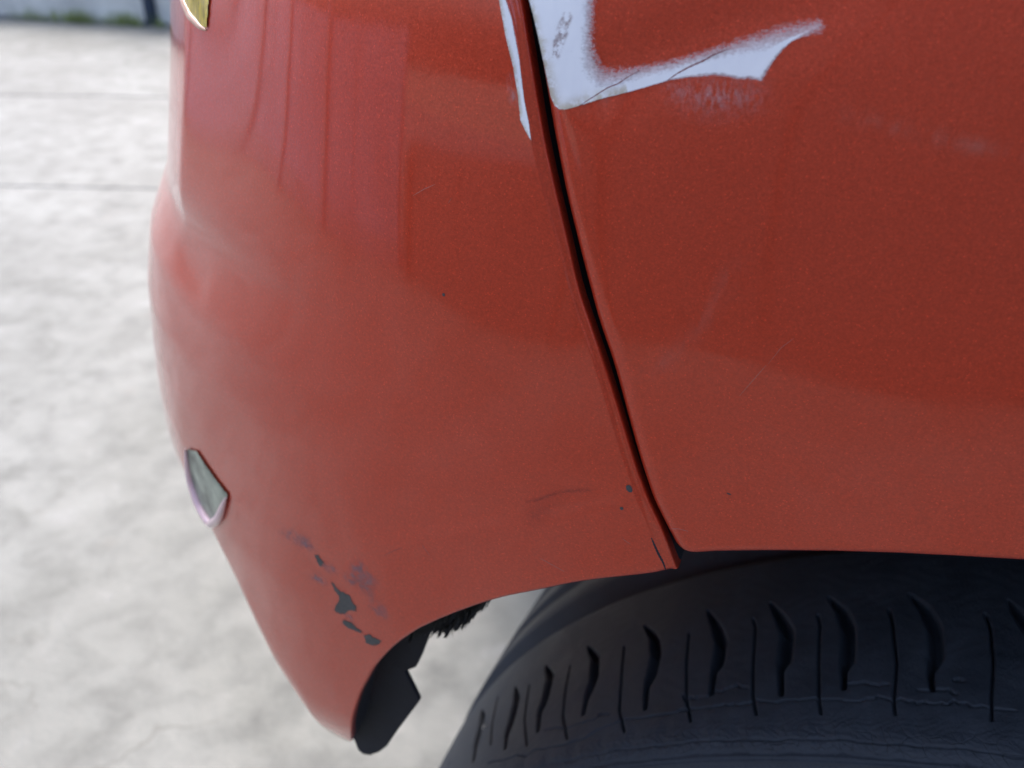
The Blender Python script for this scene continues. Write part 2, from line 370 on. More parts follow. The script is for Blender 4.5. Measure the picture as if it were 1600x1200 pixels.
def bumper():
    U = np.concatenate([[0, .0006, .0015, .003, .005], np.linspace(.008, .42, 150), np.linspace(.43, 1, 60)])
    VV = np.concatenate([[0, .0005, .0012, .0022, .004, .007], np.linspace(.011, 1, 150)**1.25])
    VV = np.unique(VV)
    zs = np.tile(np.linspace(.6, .93, len(VV)), (len(U), 1)); 
    # bottom of every column
    zb = np.full(len(U), .6)
    for _ in range(60):
        q = bez(E1, zb)+(.60-bez(E1, zb))*U; zb = .5*zb+.5*bottom_b(q)
    Z = zb[:, None]+(ZT-zb[:, None])*VV
    QQ = bez(E1, Z)+(.60-bez(E1, Z))*U[:, None]
    dist_b = (Z-zb[:, None])*.8
    D = roll(dist_b, .0009)
    # dent in the corner of the bumper
    d0 = np.array(on_body(280, 392)); d1 = np.array(on_body(320, 455)); dc = (d0+d1)/2; dv = d1-d0; dl = np.hypot(*dv); dv /= dl
    la = ((QQ-dc[0])*dv[0]+(Z-dc[1])*dv[1])/(dl*.5); lb = (-(QQ-dc[0])*dv[1]+(Z-dc[1])*dv[0])/(dl*.22)
    D = D+.00045*np.exp(-la**4-lb**2)
    P = inward(QQ, Z, D)                                   # face
    # seam side: folded edge, then the flange that runs behind
    zc = Z[0]; q1 = bez(E1, zc); q2 = bez(E2, zc)
    low = smooth(.735, .70, zc)
    cols = []
    for f, d in ((1.0, .0105), (1.0, .004), (1.0, .0020), (.985, .00135), (.94, .00100), (.86, .00082), (.70, .00066), (.55, .00056), (.40, .00046), (.28, .00038), (.18, .00030), (.10, .00020), (.04, .00006)):
        d2 = d-(.00020*np.exp(-((f-.70)/.14)**2))*low
        cols.append(inward(q1+(q2-q1)*f, zc, np.full(len(zc), 1.)*d2+roll((zc-zc[0])*.8, .0009)))
    P = np.concatenate([np.array(cols), P], 0)
    # lower return flange
    rows = [P[:, 0]+ (P[:, 0]*0+np.array([0, dd, -du])) for dd, du in ((.012, -.0005), (.004, .0000), (.0014, .0001))]
    P = np.concatenate([np.stack(rows, 1), P], 1)
    nu, nv = P.shape[:2]
    return P.reshape(-1, 3), grid_faces(nu, nv, flip=False), nu, nv
bmp = tag(empty('bumper', (0, 0, 0)), 'orange red bumper corner with grey scuffs and paint chips'); bmp.parent = car
def dark_back(o, nu, nv, ku, kv):
    """the folded flanges behind the seams take the black material"""
    o.data.materials.append(BLACK); i, j = np.meshgrid(np.arange(nu-1), np.arange(nv-1), indexing='ij')  # black colour stands for the shade inside the seam gaps
    o.data.polygons.foreach_set('material_index', (((i < ku) | (j < kv)).astype(np.int32)).ravel())
V, Fc, nu_, nv_ = bumper(); face_b = mesh('bumper_skin', V, Fc, PAINT, bmp); dark_back(face_b, nu_, nv_, 1, 2)
FB = qz([(1048,846),(1053,855),(1060,862),(1070,866),(1085,868),(1120,866),(1200,865),(1300,866),(1400,869),(1500,874),(1600,880)])
def bottom_f(q):
    o = np.argsort(FB[:, 0]); q0, z0 = FB[o, 0], FB[o, 1]
    x = -.03-q; r = math.hypot(-.03-q0[0]-WX, z0[0]-WZ)
    arc = WZ+np.sqrt(np.maximum(r*r-(x-WX)**2, .0001))
    return np.where(q < q0[0], arc, np.interp(q, q0, z0))
def fender():
    U = np.concatenate([[0, .0015, .003, .005, .0075, .010, .013, .017, .022, .03], np.linspace(.04, 1, 150)**1.2]); U = np.unique(U)
    VV = np.unique(np.concatenate([[0, .0008, .002, .004, .007], np.linspace(.012, 1, 130)**1.1]))
    QR = -.36; zb = np.full(len(U), .66)
    for _ in range(60):
        q = bez(F1, zb)+(QR-bez(F1, zb))*U; zb = .5*zb+.5*bottom_f(q)
    Z = zb[:, None]+(ZT-zb[:, None])*VV
    QQ = bez(F1, Z)+(QR-bez(F1, Z))*U[:, None]
    du = (bez(F1, Z)-QQ)
    D = roll(du, .0036)*.62+roll((Z-zb[:, None])*.9, .0010)+.0004
    # crash crease: a shallow valley running up to the right from the seam
    a = np.array(on_body(905, 168)); b = np.array(on_body(1290, 40)); ab = b-a; L = np.hypot(*ab); n = np.array([-ab[1], ab[0]])/L
    s_ = ((QQ-a[0])*ab[0]+(Z-a[1])*ab[1])/L; t_ = (QQ-a[0])*n[0]+(Z-a[1])*n[1]
    t_ = t_ if (n[1] > 0) else -t_
    env = smooth(-.004, .004, s_)*(1-smooth(L*.8, L*1.5, s_))
    D = D+.0006*env*np.exp(-((t_-.004)/.006)**2)
    P = inward(QQ, Z, D)
    left = [P[0]+np.array([dx, dy, 0]) for dx, dy in ((.003, .014), (.0012, .004), (.0002, .001))]
    P = np.concatenate([np.array(left), P], 0)
    rows = [P[:, 0]+np.array([0, dd, du_]) for dd, du_ in ((.034, .006), (.008, .0006), (.0012, 0))]
    P = np.concatenate([np.stack(rows, 1), P], 1)
    return P.reshape(-1, 3), grid_faces(*P.shape[:2], flip=True), *P.shape[:2]
fen = tag(empty('fender', (0, 0, 0)), 'orange red wing panel with white filler showing along a crease'); fen.parent = car
V, Fc, nu_, nv_ = fender(); dark_back(mesh('fender_skin', V, Fc, PAINT, fen), nu_, nv_, 2, 2)

# ---------------------------------------------------------------- marks: thin layers that follow the shell
def sdist(P, Q_, closed=True):
    A = Q_; B = np.roll(Q_, -1, 0) if closed else Q_[1:]
    if not closed: A = Q_[:-1]
    ab = B-A; L2 = (ab**2).sum(-1)+1e-18; best = np.full(len(P), 1e9); idx = np.zeros(len(P), int); tt = np.zeros(len(P))
    for i in range(len(A)):
        t = np.clip(((P-A[i])*ab[i]).sum(-1)/L2[i], 0, 1); d = np.hypot(*(P-A[i]-t[:, None]*ab[i]).T)
        m = d < best; best = np.where(m, d, best); idx = np.where(m, i, idx); tt = np.where(m, t, tt)
    return best, idx, tt
def inside(P, Q_):
    c = np.zeros(len(P), bool)
    for (x1, y1), (x2, y2) in zip(Q_, np.roll(Q_, -1, 0)):
        m = ((y1 > P[:, 1]) != (y2 > P[:, 1])); xi = x1+(P[:, 1]-y1)*(x2-x1)/(y2-y1+1e-18); c ^= m & (P[:, 0] < xi)
    return c
def patch(name, poly_px, mat, parent, soft=.0002, softs=None, step=.00022, proud=.00015, base=0.0, extra=None):
    """a layer on the shell: attribute 'm' runs from 0 outside the outline to 1 inside"""
    C = qz(poly_px); sf = np.full(len(C), soft)
    if softs is not None: sf = np.array(softs)
    pad = sf.max()*1.2+step
    q = np.arange(C[:, 0].min()-pad, C[:, 0].max()+pad, step); z = np.arange(C[:, 1].min()-pad, C[:, 1].max()+pad, step)
    G = np.stack(np.meshgrid(q, z, indexing='ij'), -1); P = G.reshape(-1, 2)
    d, i, t = sdist(P, C); ins = inside(P, C); sg = np.where(ins, d, -d)
    s = sf[i]*(1-t)+sf[(i+1) % len(C)]*t
    m = np.clip(.5+sg/(2*s), 0, 1)
    at = {'m': m}
    if extra: at.update(extra(P, C, i, d, ins))
    Vv = inward(P[:, 0], P[:, 1], -proud+base)
    keep = m > 0; f = grid_faces(len(q), len(z), flip=True, keep=keep)
    used = np.unique(np.array(f)); mp = -np.ones(len(P), int); mp[used] = np.arange(len(used))
    return mesh(name, Vv[used], mp[np.array(f)].tolist(), mat, parent, attrs={k: v[used] for k, v in at.items()})
def line(name, pts, width, mat, parent, proud=.00022, base=0.0, taper=True, n=40):
    C = qz(pts); d = np.concatenate([[0], np.cumsum(np.hypot(*np.diff(C, axis=0).T))]); t = np.linspace(0, d[-1], n)
    P = np.stack([np.interp(t, d, C[:, 0]), np.interp(t, d, C[:, 1])], 1)
    for _ in range(3): P[1:-1] = (P[:-2]+2*P[1:-1]+P[2:])/4
    T = np.gradient(P, axis=0); T /= np.linalg.norm(T, axis=1, keepdims=True)+1e-12; N = np.stack([-T[:, 1], T[:, 0]], 1)
    w_ = width/2*(np.sin(np.linspace(.12, math.pi-.12, n))**.5 if taper else 1)*(1+.35*np.sin(np.arange(n)*1.7)*rng.uniform(.3, 1, n))
    A = P+N*w_[:, None]; B = P-N*w_[:, None]
    L = inward(A[:, 0], A[:, 1], np.full(n, base)); Rr = inward(B[:, 0], B[:, 1], np.full(n, base)); Cc = inward(P[:, 0], P[:, 1], np.full(n, base-proud))
    V = np.stack([L, Cc, Rr], 1).reshape(-1, 3)
    return mesh(name, V, grid_faces(n, 3), mat, parent)
def zo(x0, y0, s, pts): return [(x0+s*a, y0+s*b) for a, b in pts]
def make_primer():
    m = M('sanded_white_primer')
    n1 = m.noise(320, 4, .6, m.co((1, 1, .5))); n2 = m.noise(2600, 3, .6, m.co((.6, .6, 1))); n3 = m.noise(700, 4, .7)
    col = m.ramp(n1, [(.35, (.86, .86, .88)), (.65, (.90, .90, .91))])
    edge = m.attr('e')
    och = m.ramp(n1, [(.35, (.50, .42, .30)), (.6, (.62, .57, .46))])
    ef = m.math('MULTIPLY', edge, m.rng(n3, .35, .55, .15, 1))
    col = m.mix(ef, col, och)
    sm = m.math('MULTIPLY', m.attr('s'), m.rng(n3, .42, .58, 0, 1))
    col = m.mix(m.math('MULTIPLY', sm, .9), col, (.30, .22, .22))
    a = m.math('ADD', m.attr('m'), m.math('MULTIPLY', m.math('SUBTRACT', n2, .5), .75)); soft = m.rng(a, .12, .88, 0, 1)
    m.set(Base__Color=col, Roughness=.42, Coat__Weight=1.0, Coat__Roughness=.12, Normal=m.bump(n3, .12, .0002)); m.alpha(soft); return m.m
PRIMER = make_primer(); CRACKM = simple('dull_maroon_edge', (.20, .035, .03), .6)
z7 = lambda p: zo(740, 0, .375, p)
prim = [(226,-60),(228,0),(245,60),(270,170),(300,310),(318,400),(335,440),(355,456),(380,457),(410,450),(440,440),(520,415),(640,385),(760,350),(820,332),(900,318),(1000,308),(1050,312),(1100,325),(1150,322),(1195,332),(1215,300),(1240,260),(1275,215),(1320,175),(1370,148),(1430,112),(1300,148),(1150,183),(1060,206),(960,235),(850,265),(760,285),(690,300),(600,322),(530,324),(495,285),(478,220),(472,150),(478,80),(480,0),(482,-60)]
so = [.0001]*27+[.0026, .0020, .0016, .0014, .0014, .0014, .0016, .0022, .0028, .0026, .0020, .0016, .0016, .0016, .0016]
so[14:24] = [.0002, .0004, .0005, .0005, .0005, .0005, .0005, .0005, .0004, .0004]
so[25] = .0004; so[26] = .0018
smear = qz(z7([(330,235),(336,170),(358,100),(385,45),(402,70),(392,120),(365,190),(348,238)]))
def pe(P, C, i, d, ins):
    left = (i <= 11) | (i >= len(C)-1)
    wd = np.where(i < 3, .0008, .0013)
    e = np.where(left, np.exp(-(d/wd)**2), 0)
    dd, _, _ = sdist(P, smear); s = np.where(inside(P, smear), 1, np.exp(-(dd/.0003)**2))
    return {'e': e, 's': s}
patch('white_filler', z7(prim), PRIMER, fen, softs=so, step=.00016, extra=pe, proud=.00012, base=.0004)
strip = [(102,-60),(107,0),(134,150),(166,280),(186,400),(196,500),(214,540),(240,585),(232,520),(212,420),(190,240),(160,80),(135,0),(125,-60)]
def pe2(P, C, i, d, ins): return {'e': np.where(i < 7, np.exp(-(d/.0006)**2), 0), 's': np.zeros(len(P))}
patch('white_filler', z7(strip), PRIMER, bmp, soft=.00012, step=.00012, extra=pe2, proud=.00012)
line('paint_crack', z7([(438,442),(500,402),(560,364),(600,350),(640,322),(692,293)]), .00036, CRACKM, fen, base=.00032, proud=.00008)
line('paint_crack', z7([(806,336),(850,305),(900,278),(960,252),(1000,228),(1062,204)]), .00050, CRACKM, fen, base=.00032, proud=.00008)
# faded overspray smear left of the strip and below the patch
def make_film(name, col, dens, sc, vec=(1, 1, 1), rough=.6, rot=(0, 0, 0)):
    m = M(name); n1 = m.noise(sc, 4, .65, m.co(vec, rot))
    a = m.math('MULTIPLY', m.math('MULTIPLY', m.attr('m'), m.attr('m')), m.rng(n1, .38, .72, 0, dens)); m.set(Base__Color=col, Roughness=rough); m.alpha(a); return m.m
DUST = make_film('pale_sanding_dust', (.62, .52, .52), .50, 1500, (1, 1, .45), rot=(0, .5, 0))
WIPE_REFL = make_film('wipe_and_reflection_haze', (.55, .24, .18), .26, 300, (1, 1, .3), rot=(0, .5, 0))
SCUFF = make_film('grey_scuff_film', (.21, .18, .20), .75, 520, (1, 1, 1))
z7p = z7
patch('dust_smear', z7([(150,310),(140,345),(150,420),(178,440),(184,400),(165,330)]), DUST, bmp, soft=.0009, proud=.00006)
patch('dust_smear', z7([(800,345),(1000,325),(1180,345),(1195,430),(1000,480),(850,430)]), DUST, fen, soft=.0035, proud=.00006, base=.0004, step=.0003)
z6b = lambda p: zo(1000, 400, .4, p)
patch('wipe_and_reflection_mark', z6b([(0,430),(110,370),(240,180),(350,0),(430,0),(330,190),(220,350),(110,450),(0,480)]), WIPE_REFL, fen, soft=.0020, proud=.00006, base=.0004, step=.0003)
patch('wipe_and_reflection_mark', [(1320,165),(1420,190),(1600,232),(1640,245),(1640,268),(1580,258),(1430,225),(1310,190)], WIPE_REFL, fen, soft=.0012, proud=.00006, base=.0004, step=.0003)  # light strip mirrored in the wing, painted on as a pale film
SCR = simple('pale_scratch', (.34, .12, .09), .5); SCRD = simple('dark_scratch', (.05, .03, .03), .6)
for p, w_, mt, par in (
    ([(1155,620),(1175,597),(1197,572)], .00012, SCR, fen), ([(1200,570),(1220,545),(1240,530)], .00008, SCR, fen),
    ([(1135,772),(1142,775)], .0004, SCRD, fen), ([(1046,828),(1060,828),(1075,832)], .00010, SCR, fen),
    ([(844,872),(862,882),(882,893)], .00012, SCR, bmp), ([(973,842),(985,850)], .00010, SCR, bmp), ([(660,852),(672,868)], .00008, SCR, bmp),
    ([(600,1068-200),(614,861),(628,856)], .00010, SCRD, bmp), ([(645,306),(662,296),(680,288)], .00014, SCR, bmp),
    ([(700,318),(705,310)], .00012, SCR, bmp)):
    line('scratch', p, w_, mt, par, base=.0004 if par is fen else 0.0, proud=.0001)
CM = M('chipped_grey_plastic'); CM.set(Base__Color=CM.ramp(CM.noise(800, 4, .6), [(.35, (.034, .036, .036)), (.65, (.066, .066, .064))]), Roughness=.55)
CM.alpha(CM.rng(CM.math('ADD', CM.attr('m'), CM.math('MULTIPLY', CM.math('SUBTRACT', CM.noise(1300, 5, .75), .5), 2.0)), .44, .54)); CHIPA = CM.m
z4 = lambda p: zo(420, 820, .3167, p)
for pl in ([(226,148),(243,148),(268,183),(264,203),(248,198),(236,172)],
           [(308,283),(318,286),(345,322),(380,338),(402,352),(412,378),(434,405),(428,424),(398,420),(376,436),(350,437),(323,424),(330,400),(350,375),(347,350),(325,322)],
           [(362,470),(390,474),(415,488),(435,506),(462,528),(450,536),(425,522),(398,510),(370,492)],
           [(468,546),(500,541),(520,556),(556,572),(546,590),(512,594),(482,582)],):
    patch('paint_chip', z4(pl), CHIPA, bmp, soft=.0008, proud=.00008, step=.00016)
for cx_, cy_, rx, ry in ((455,212,22,30),(472,305,36,34),(508,355,26,34),(245,262,44,28),(405,272,44,26),(300,215,44,24),(150,75,90,34),(460,250,70,60),(545,420,50,40),(395,455,26,14)):
    pl = [(cx_+rx*math.cos(a)*(1+.2*math.sin(3*a+cx_)), cy_+ry*math.sin(a)+rx*.5*math.cos(a)) for a in np.linspace(0, 6.28, 13)[:-1]]
    patch('scuff_mark', z4(pl), SCUFF, bmp, soft=.0013, proud=.00005, step=.0003)
z8 = lambda p: zo(760, 600, .2667, p)
patch('paint_chip', z8([(822,598),(838,595),(850,610),(852,628),(840,630),(826,618)]), CHIP, bmp, soft=.0001, proud=.0001, step=.00012)
patch('paint_chip', z8([(786,724),(796,722),(800,732),(790,735)]), CHIP, bmp, soft=.00008, proud=.0001, step=.0001)
patch('paint_chip', [(692,459),(694.5,459),(695,461.5),(692.5,462)], CHIP, bmp, soft=.00008, proud=.0001, step=.0001)
line('paint_crack', z8([(966,900),(985,945),(1010,1000),(1035,1045),(1050,1088)]), .00055, BLACK, bmp, proud=.0001)
SPECKL = make_film('faint_rub_specks', (.05, .03, .035), .30, 1500, (1, 1, 1.8))
SPECK = make_film('dark_rub_specks', (.04, .03, .035), 1.0, 1500, (1, 1, 1.8))
patch('rub_mark', z8([(230,690),(236,680),(300,668),(370,640),(440,622),(560,612),(640,620),(560,632),(440,640),(370,660),(300,690)]), SPECK, bmp, soft=.0006, proud=.00006, step=.00016)
patch('rub_mark', z8([(225,720),(320,690),(460,680),(420,720),(280,850),(240,840)]), SPECKL, bmp, soft=.0016, proud=.00005, step=.0003)

# ---------------------------------------------------------------- reflector pocket near the limb, painted yellow reflection at the top
def surf_tube(pts, r, name, mat, parent, lift=0.0, n=40, ns=8):
    C = np.array([p if isinstance(p, np.ndarray) else np.array(on_body(*p)) for p in pts])
    d = np.concatenate([[0], np.cumsum(np.hypot(*np.diff(C, axis=0).T))]); t = np.linspace(0, d[-1], n)
    P = np.stack([np.interp(t, d, C[:, 0]), np.interp(t, d, C[:, 1])], 1)
    for _ in range(4): P[1:-1] = (P[:-2]+2*P[1:-1]+P[2:])/4
    X = inward(P[:, 0], P[:, 1], np.full(n, -lift)); T = np.gradient(X, axis=0); T /= np.linalg.norm(T, axis=1, keepdims=True)
    Nn = inward(P[:, 0], P[:, 1], np.full(n, 1.))-inward(P[:, 0], P[:, 1], np.zeros(n)); Bn = np.cross(T, Nn)
    rr = r*np.sin(np.linspace(.02, math.pi-.02, n))**.5
    V = [X[i]+rr[i]*(math.cos(a)*Nn[i]+math.sin(a)*Bn[i]) for i in range(n) for a in np.linspace(0, 2*math.pi, ns+1)[:-1]]
    Fc = [(i*ns+j, i*ns+(j+1) % ns, (i+1)*ns+(j+1) % ns, (i+1)*ns+j) for i in range(n-1) for j in range(ns)]+[tuple(range(ns)), tuple((n-1)*ns+k for k in range(ns))[::-1]]
    return mesh(name, V, Fc, mat, parent)
refl = tag(empty('reflector', (0, 0, 0)), 'small triangular reflector pocket with a bright reflection painted on its rim'); refl.parent = car
RIMP = simple('pink_rim_reflection', (.70, .46, .46), .3, Coat__Weight=1.0)  # pink base colour carries the bright reflection in the rim's paint
LENS = simple('dark_green_grey_lens', (.24, .26, .19), .35, nscale=90, amt=.85)
patch('lens', [(296,702),(310,706),(357,772),(340,815),(318,800),(300,760)], LENS, refl, soft=.0001, step=.0005, proud=.0006)
surf_tube([(294,700),(300,745),(316,790),(334,819),(346,808),(357,776)], .0017, 'rim_tube', RIMP, refl, lift=.0009)
REFL_YELLOW = M('painted_foliage_reflection')
n_ = REFL_YELLOW.noise(500, 4, .7, REFL_YELLOW.co((1, 1, .25)))
REFL_YELLOW.set(Base__Color=REFL_YELLOW.ramp(n_, [(.35, (.34, .26, .008)), (.62, (.85, .62, .02))]), Roughness=.2, Coat__Weight=1.0)
yellow_reflection = tag(empty('yellow_reflection', (0, 0, 0)), 'yellow reflection of sunlit foliage painted at the top of the bumper corner'); yellow_reflection.parent = car
patch('lens', [(287,-40),(290,0),(300,22),(316,38),(324,42),(327,0),(328,-40)], REFL_YELLOW.m, yellow_reflection, soft=.0001, step=.0006, proud=.0004)  # no real lens: mirrored sunlit foliage put in as a yellow patch
REFL_EDGE = simple('orange_reflection_edge', (.50, .22, .09), .3, Coat__Weight=1.0)
surf_tube([(284,-40),(288,0),(298,24),(314,42),(323,47)], .0010, 'rim_tube', REFL_EDGE, yellow_reflection, lift=.0002)

# ---------------------------------------------------------------- black plastic under the bumper, torn liner, wheel well
def at_y(px, py, Y): d = ray(px, py); return CAM+d*(Y/d[1])
def plate(name, pts, Y, th, mat, parent):
    P = [at_y(a, b, Y) for a, b in pts]; n = len(P); V = [tuple(p) for p in P]+[(p[0], p[1]+th, p[2]) for p in P]
    Fc = [tuple(range(n))[::-1], tuple(range(n, 2*n))]+[(i, (i+1) % n, (i+1) % n+n, i+n) for i in range(n)]
    return mesh(name, V, Fc, mat, parent, smooth_=False)
plate('bumper_bracket', [(520,1060),(551,1150),(560,1172),(567,1178),(578,1180),(592,1175),(604,1166),(622,1140),(655,1096),(650,1085),(632,1049),(650,1042),(656,1030),(674,985),(690,940),(600,960)], .1725, .0018, BLACK, car)
def torn_liner():
    V = []; Fc = []; n = 90
    top = [(600,960),(650,955),(700,935),(740,925),(800,905)]; bot = [(640,1000),(668,988),(700,990),(722,979),(742,962),(758,945),(765,938)]
    tx, ty = zip(*top); bx_, by_ = zip(*bot)
    for i in range(n):
        px_ = 640+(768-640)*i/(n-1); yb = np.interp(px_, bx_, by_)+rng.normal()*1.8+3*mnoise.noise(Vector((px_*.12, 3, 0))); yt = np.interp(px_, tx, ty)
        for k in range(7):
            f = k/6; p = at_y(px_, yt+(yb-yt)*f, .166+.006*f); 
            V.append(p+np.array([0, .0016*rng.normal(), 0]))
        for k in range(7):
            p = np.array(V[-1-2*k]); V.append(p+np.array([0, .010, 0]))
    return V, grid_faces(n, 14)
V, Fc = torn_liner(); lin = mesh('torn_liner_edge', V, Fc, FELT, car, smooth_=False)
def hairs():
    V = []; Fc = []
    for _ in range(420):
        px_ = rng.uniform(658, 764); yb = np.interp(px_, [650, 668,700,722,742,758,765], [996, 988,990,979,962,945,938])
        p = at_y(px_, yb-rng.uniform(0, 14), .170+rng.uniform(-.006, .003)); d = np.array([rng.normal()*.6, rng.normal()*.6, -abs(rng.normal())-.2]); d *= rng.uniform(.0004, .0016)
        k = len(V); V += [p+(.00008, 0, 0), p-(.00008, 0, 0), p+d]; Fc.append((k, k+1, k+2))
    return V, Fc
V, Fc = hairs(); h = mesh('loose_fibres', V, Fc, FELT, lin, smooth_=False); h['kind'] = 'stuff'
def arc_shell(name, r, a0, a1, y0, y1, th, mat, parent):
    A = np.linspace(a0, a1, 90); V = []
    for a in A:
        c, s = -math.cos(a), math.sin(a)
        for rr, y in ((r, y0), (r, y0+.1), (r, y1), (r+th, y1), (r+th, y0)): V.append((WX+rr*c, y, WZ+rr*s))
    return mesh(name, V, grid_faces(len(A), 5), mat, parent)
arc_shell('wheel_arch_liner', ARCH_R+.006, math.radians(56), math.radians(150), .163, .47, .004, BLACK, car)
boxmesh('inner_light_block', (-.16, .215, .735), (.60, .60, .93), BLACK, car)  # black boxes added out of view to keep light out of the wheel well
boxmesh('inner_light_block', (-.17, .335, .575), (-.02, .62, .735), BLACK, car)
boxmesh('inner_light_block', (-.40, .90, .24), (1.2, 1.75, .93), BLACK, car)
boxmesh('inner_wing', (-.02, .474, .30), (.60, .60, .736), BLACK, car)
boxmesh('suspension_strut', (.13, .40, .30), (.20, .46, .74), BLACK, car, .01)

# ---------------------------------------------------------------- wheel
WC = np.array([.161, .171, .31]); ST = .066
FWD = np.array([-math.cos(ST), math.sin(ST), 0]); AXI = np.array([math.sin(ST), math.cos(ST), 0]); UPV = np.array([0, 0, 1.])
prof = [(-.004,.190),(-.010,.200),(-.019,.235),(-.0205,.262),(-.0185,.280),(-.0150,.2905),(-.0105,.2982),(-.0060,.3034),(-.0022,.3061),(.0010,.3070),(.010,.3078),(.030,.3086),(.054,.3090),(.066,.3093),(.076,.3094)]
pr = np.array(prof)
PD = np.concatenate([[0], np.cumsum(np.hypot(*np.diff(pr, axis=0).T))]); A0 = PD[8]+.0015
def cr(P, n):   # smooth the profile
    t = np.linspace(0, PD[-1], n); X = np.stack([np.interp(t, PD, pr[:, 0]), np.interp(t, PD, pr[:, 1])], 1)
    for _ in range(int(n*.08)): X[1:-1] = (X[:-2]+2*X[1:-1]+X[2:])/4
    return t-A0, X
ts_, xs_s = cr(pr, 600)
def prof_at(a): return np.interp(a, ts_, xs_s[:, 0]), np.interp(a, ts_, xs_s[:, 1])
def tyre_pt(th, w_, r): 
    return WC+w_[..., None]*AXI+r[..., None]*(np.cos(th)[..., None]*FWD+np.sin(th)[..., None]*UPV)
AMAX = PD[-1]-A0
_a, _t = np.meshgrid(np.linspace(-.03, AMAX, 200), np.linspace(math.radians(20), math.radians(120), 900), indexing='ij')
_w, _r = prof_at(_a); _s = project(tyre_pt(_t, _w, _r)).reshape(-1, 2)
def on_tyre(px, py):
    k = int(np.argmin((_s[:, 0]-px)**2+(_s[:, 1]-py)**2)); return _t.ravel()[k], _a.ravel()[k]
z6 = lambda p: zo(1080, 840, .325, p); z5 = lambda p: zo(640, 860, .3, p)
wide = [z6(p) for p in ([(80,350),(120,420),(145,500),(130,600),(105,650),(100,750)], [(380,310),(430,380),(460,450),(455,580),(430,640),(430,750)], [(665,285),(720,350),(755,430),(755,580),(735,640),(730,720)],
        [(1045,270),(1120,340),(1170,440),(1180,560),(1155,640),(1155,720)], [(1520,300),(1600,390),(1655,480),(1670,600),(1650,700)])]
wide += [z5(p) for p in ([(1225,390),(1270,450),(1285,540),(1260,640),(1230,720),(1230,820)], [(930,500),(965,560),(960,660),(925,760),(905,850)], [(710,600),(730,660),(705,770),(675,850),(668,940)],
        [(550,710),(555,780),(530,880),(505,960),(500,1030)], [(375,830),(375,880),(350,1000),(330,1100)], [(240,960),(205,1110)])]
thin = [z6(p) for p in ([(300,390),(312,430),(300,600),(300,760),(310,850)], [(605,370),(620,420),(610,600),(612,780),(620,840)], [(950,345),(970,400),(983,600),(975,780),(980,850)], [(1410,370),(1435,430),(1452,600),(1440,760),(1440,880)])]
thin += [z5(p) for p in ([(1455,430),(1440,600),(1440,780),(1460,890)], [(1115,500),(1100,680),(1095,830),(1120,940)], [(835,600),(810,740),(800,860),(820,980)], [(625,700),(600,880),(610,1020)], [(460,760),(430,900),(425,1010)])]
cracks = [z6([(-40,770),(20,772),(80,765),(130,740),(200,715),(290,728)]), z6([(-60,830),(100,815),(200,800),(300,790),(480,785),(560,772),(700,778),(780,785),(860,772),(930,768),(1060,790),(1160,800),(1260,795),(1400,815),(1600,840)]),
          z6([(720,705),(850,702),(970,712)]), z6([(1090,735),(1200,732),(1290,745)]), z6([(1265,682),(1320,686)]), z5([(700,935),(880,910),(960,880),(1000,855),(1050,860)]), z5([(400,1110),(600,1060),(700,1030),(900,980),(1100,885),(1300,855),(1600,820)])]
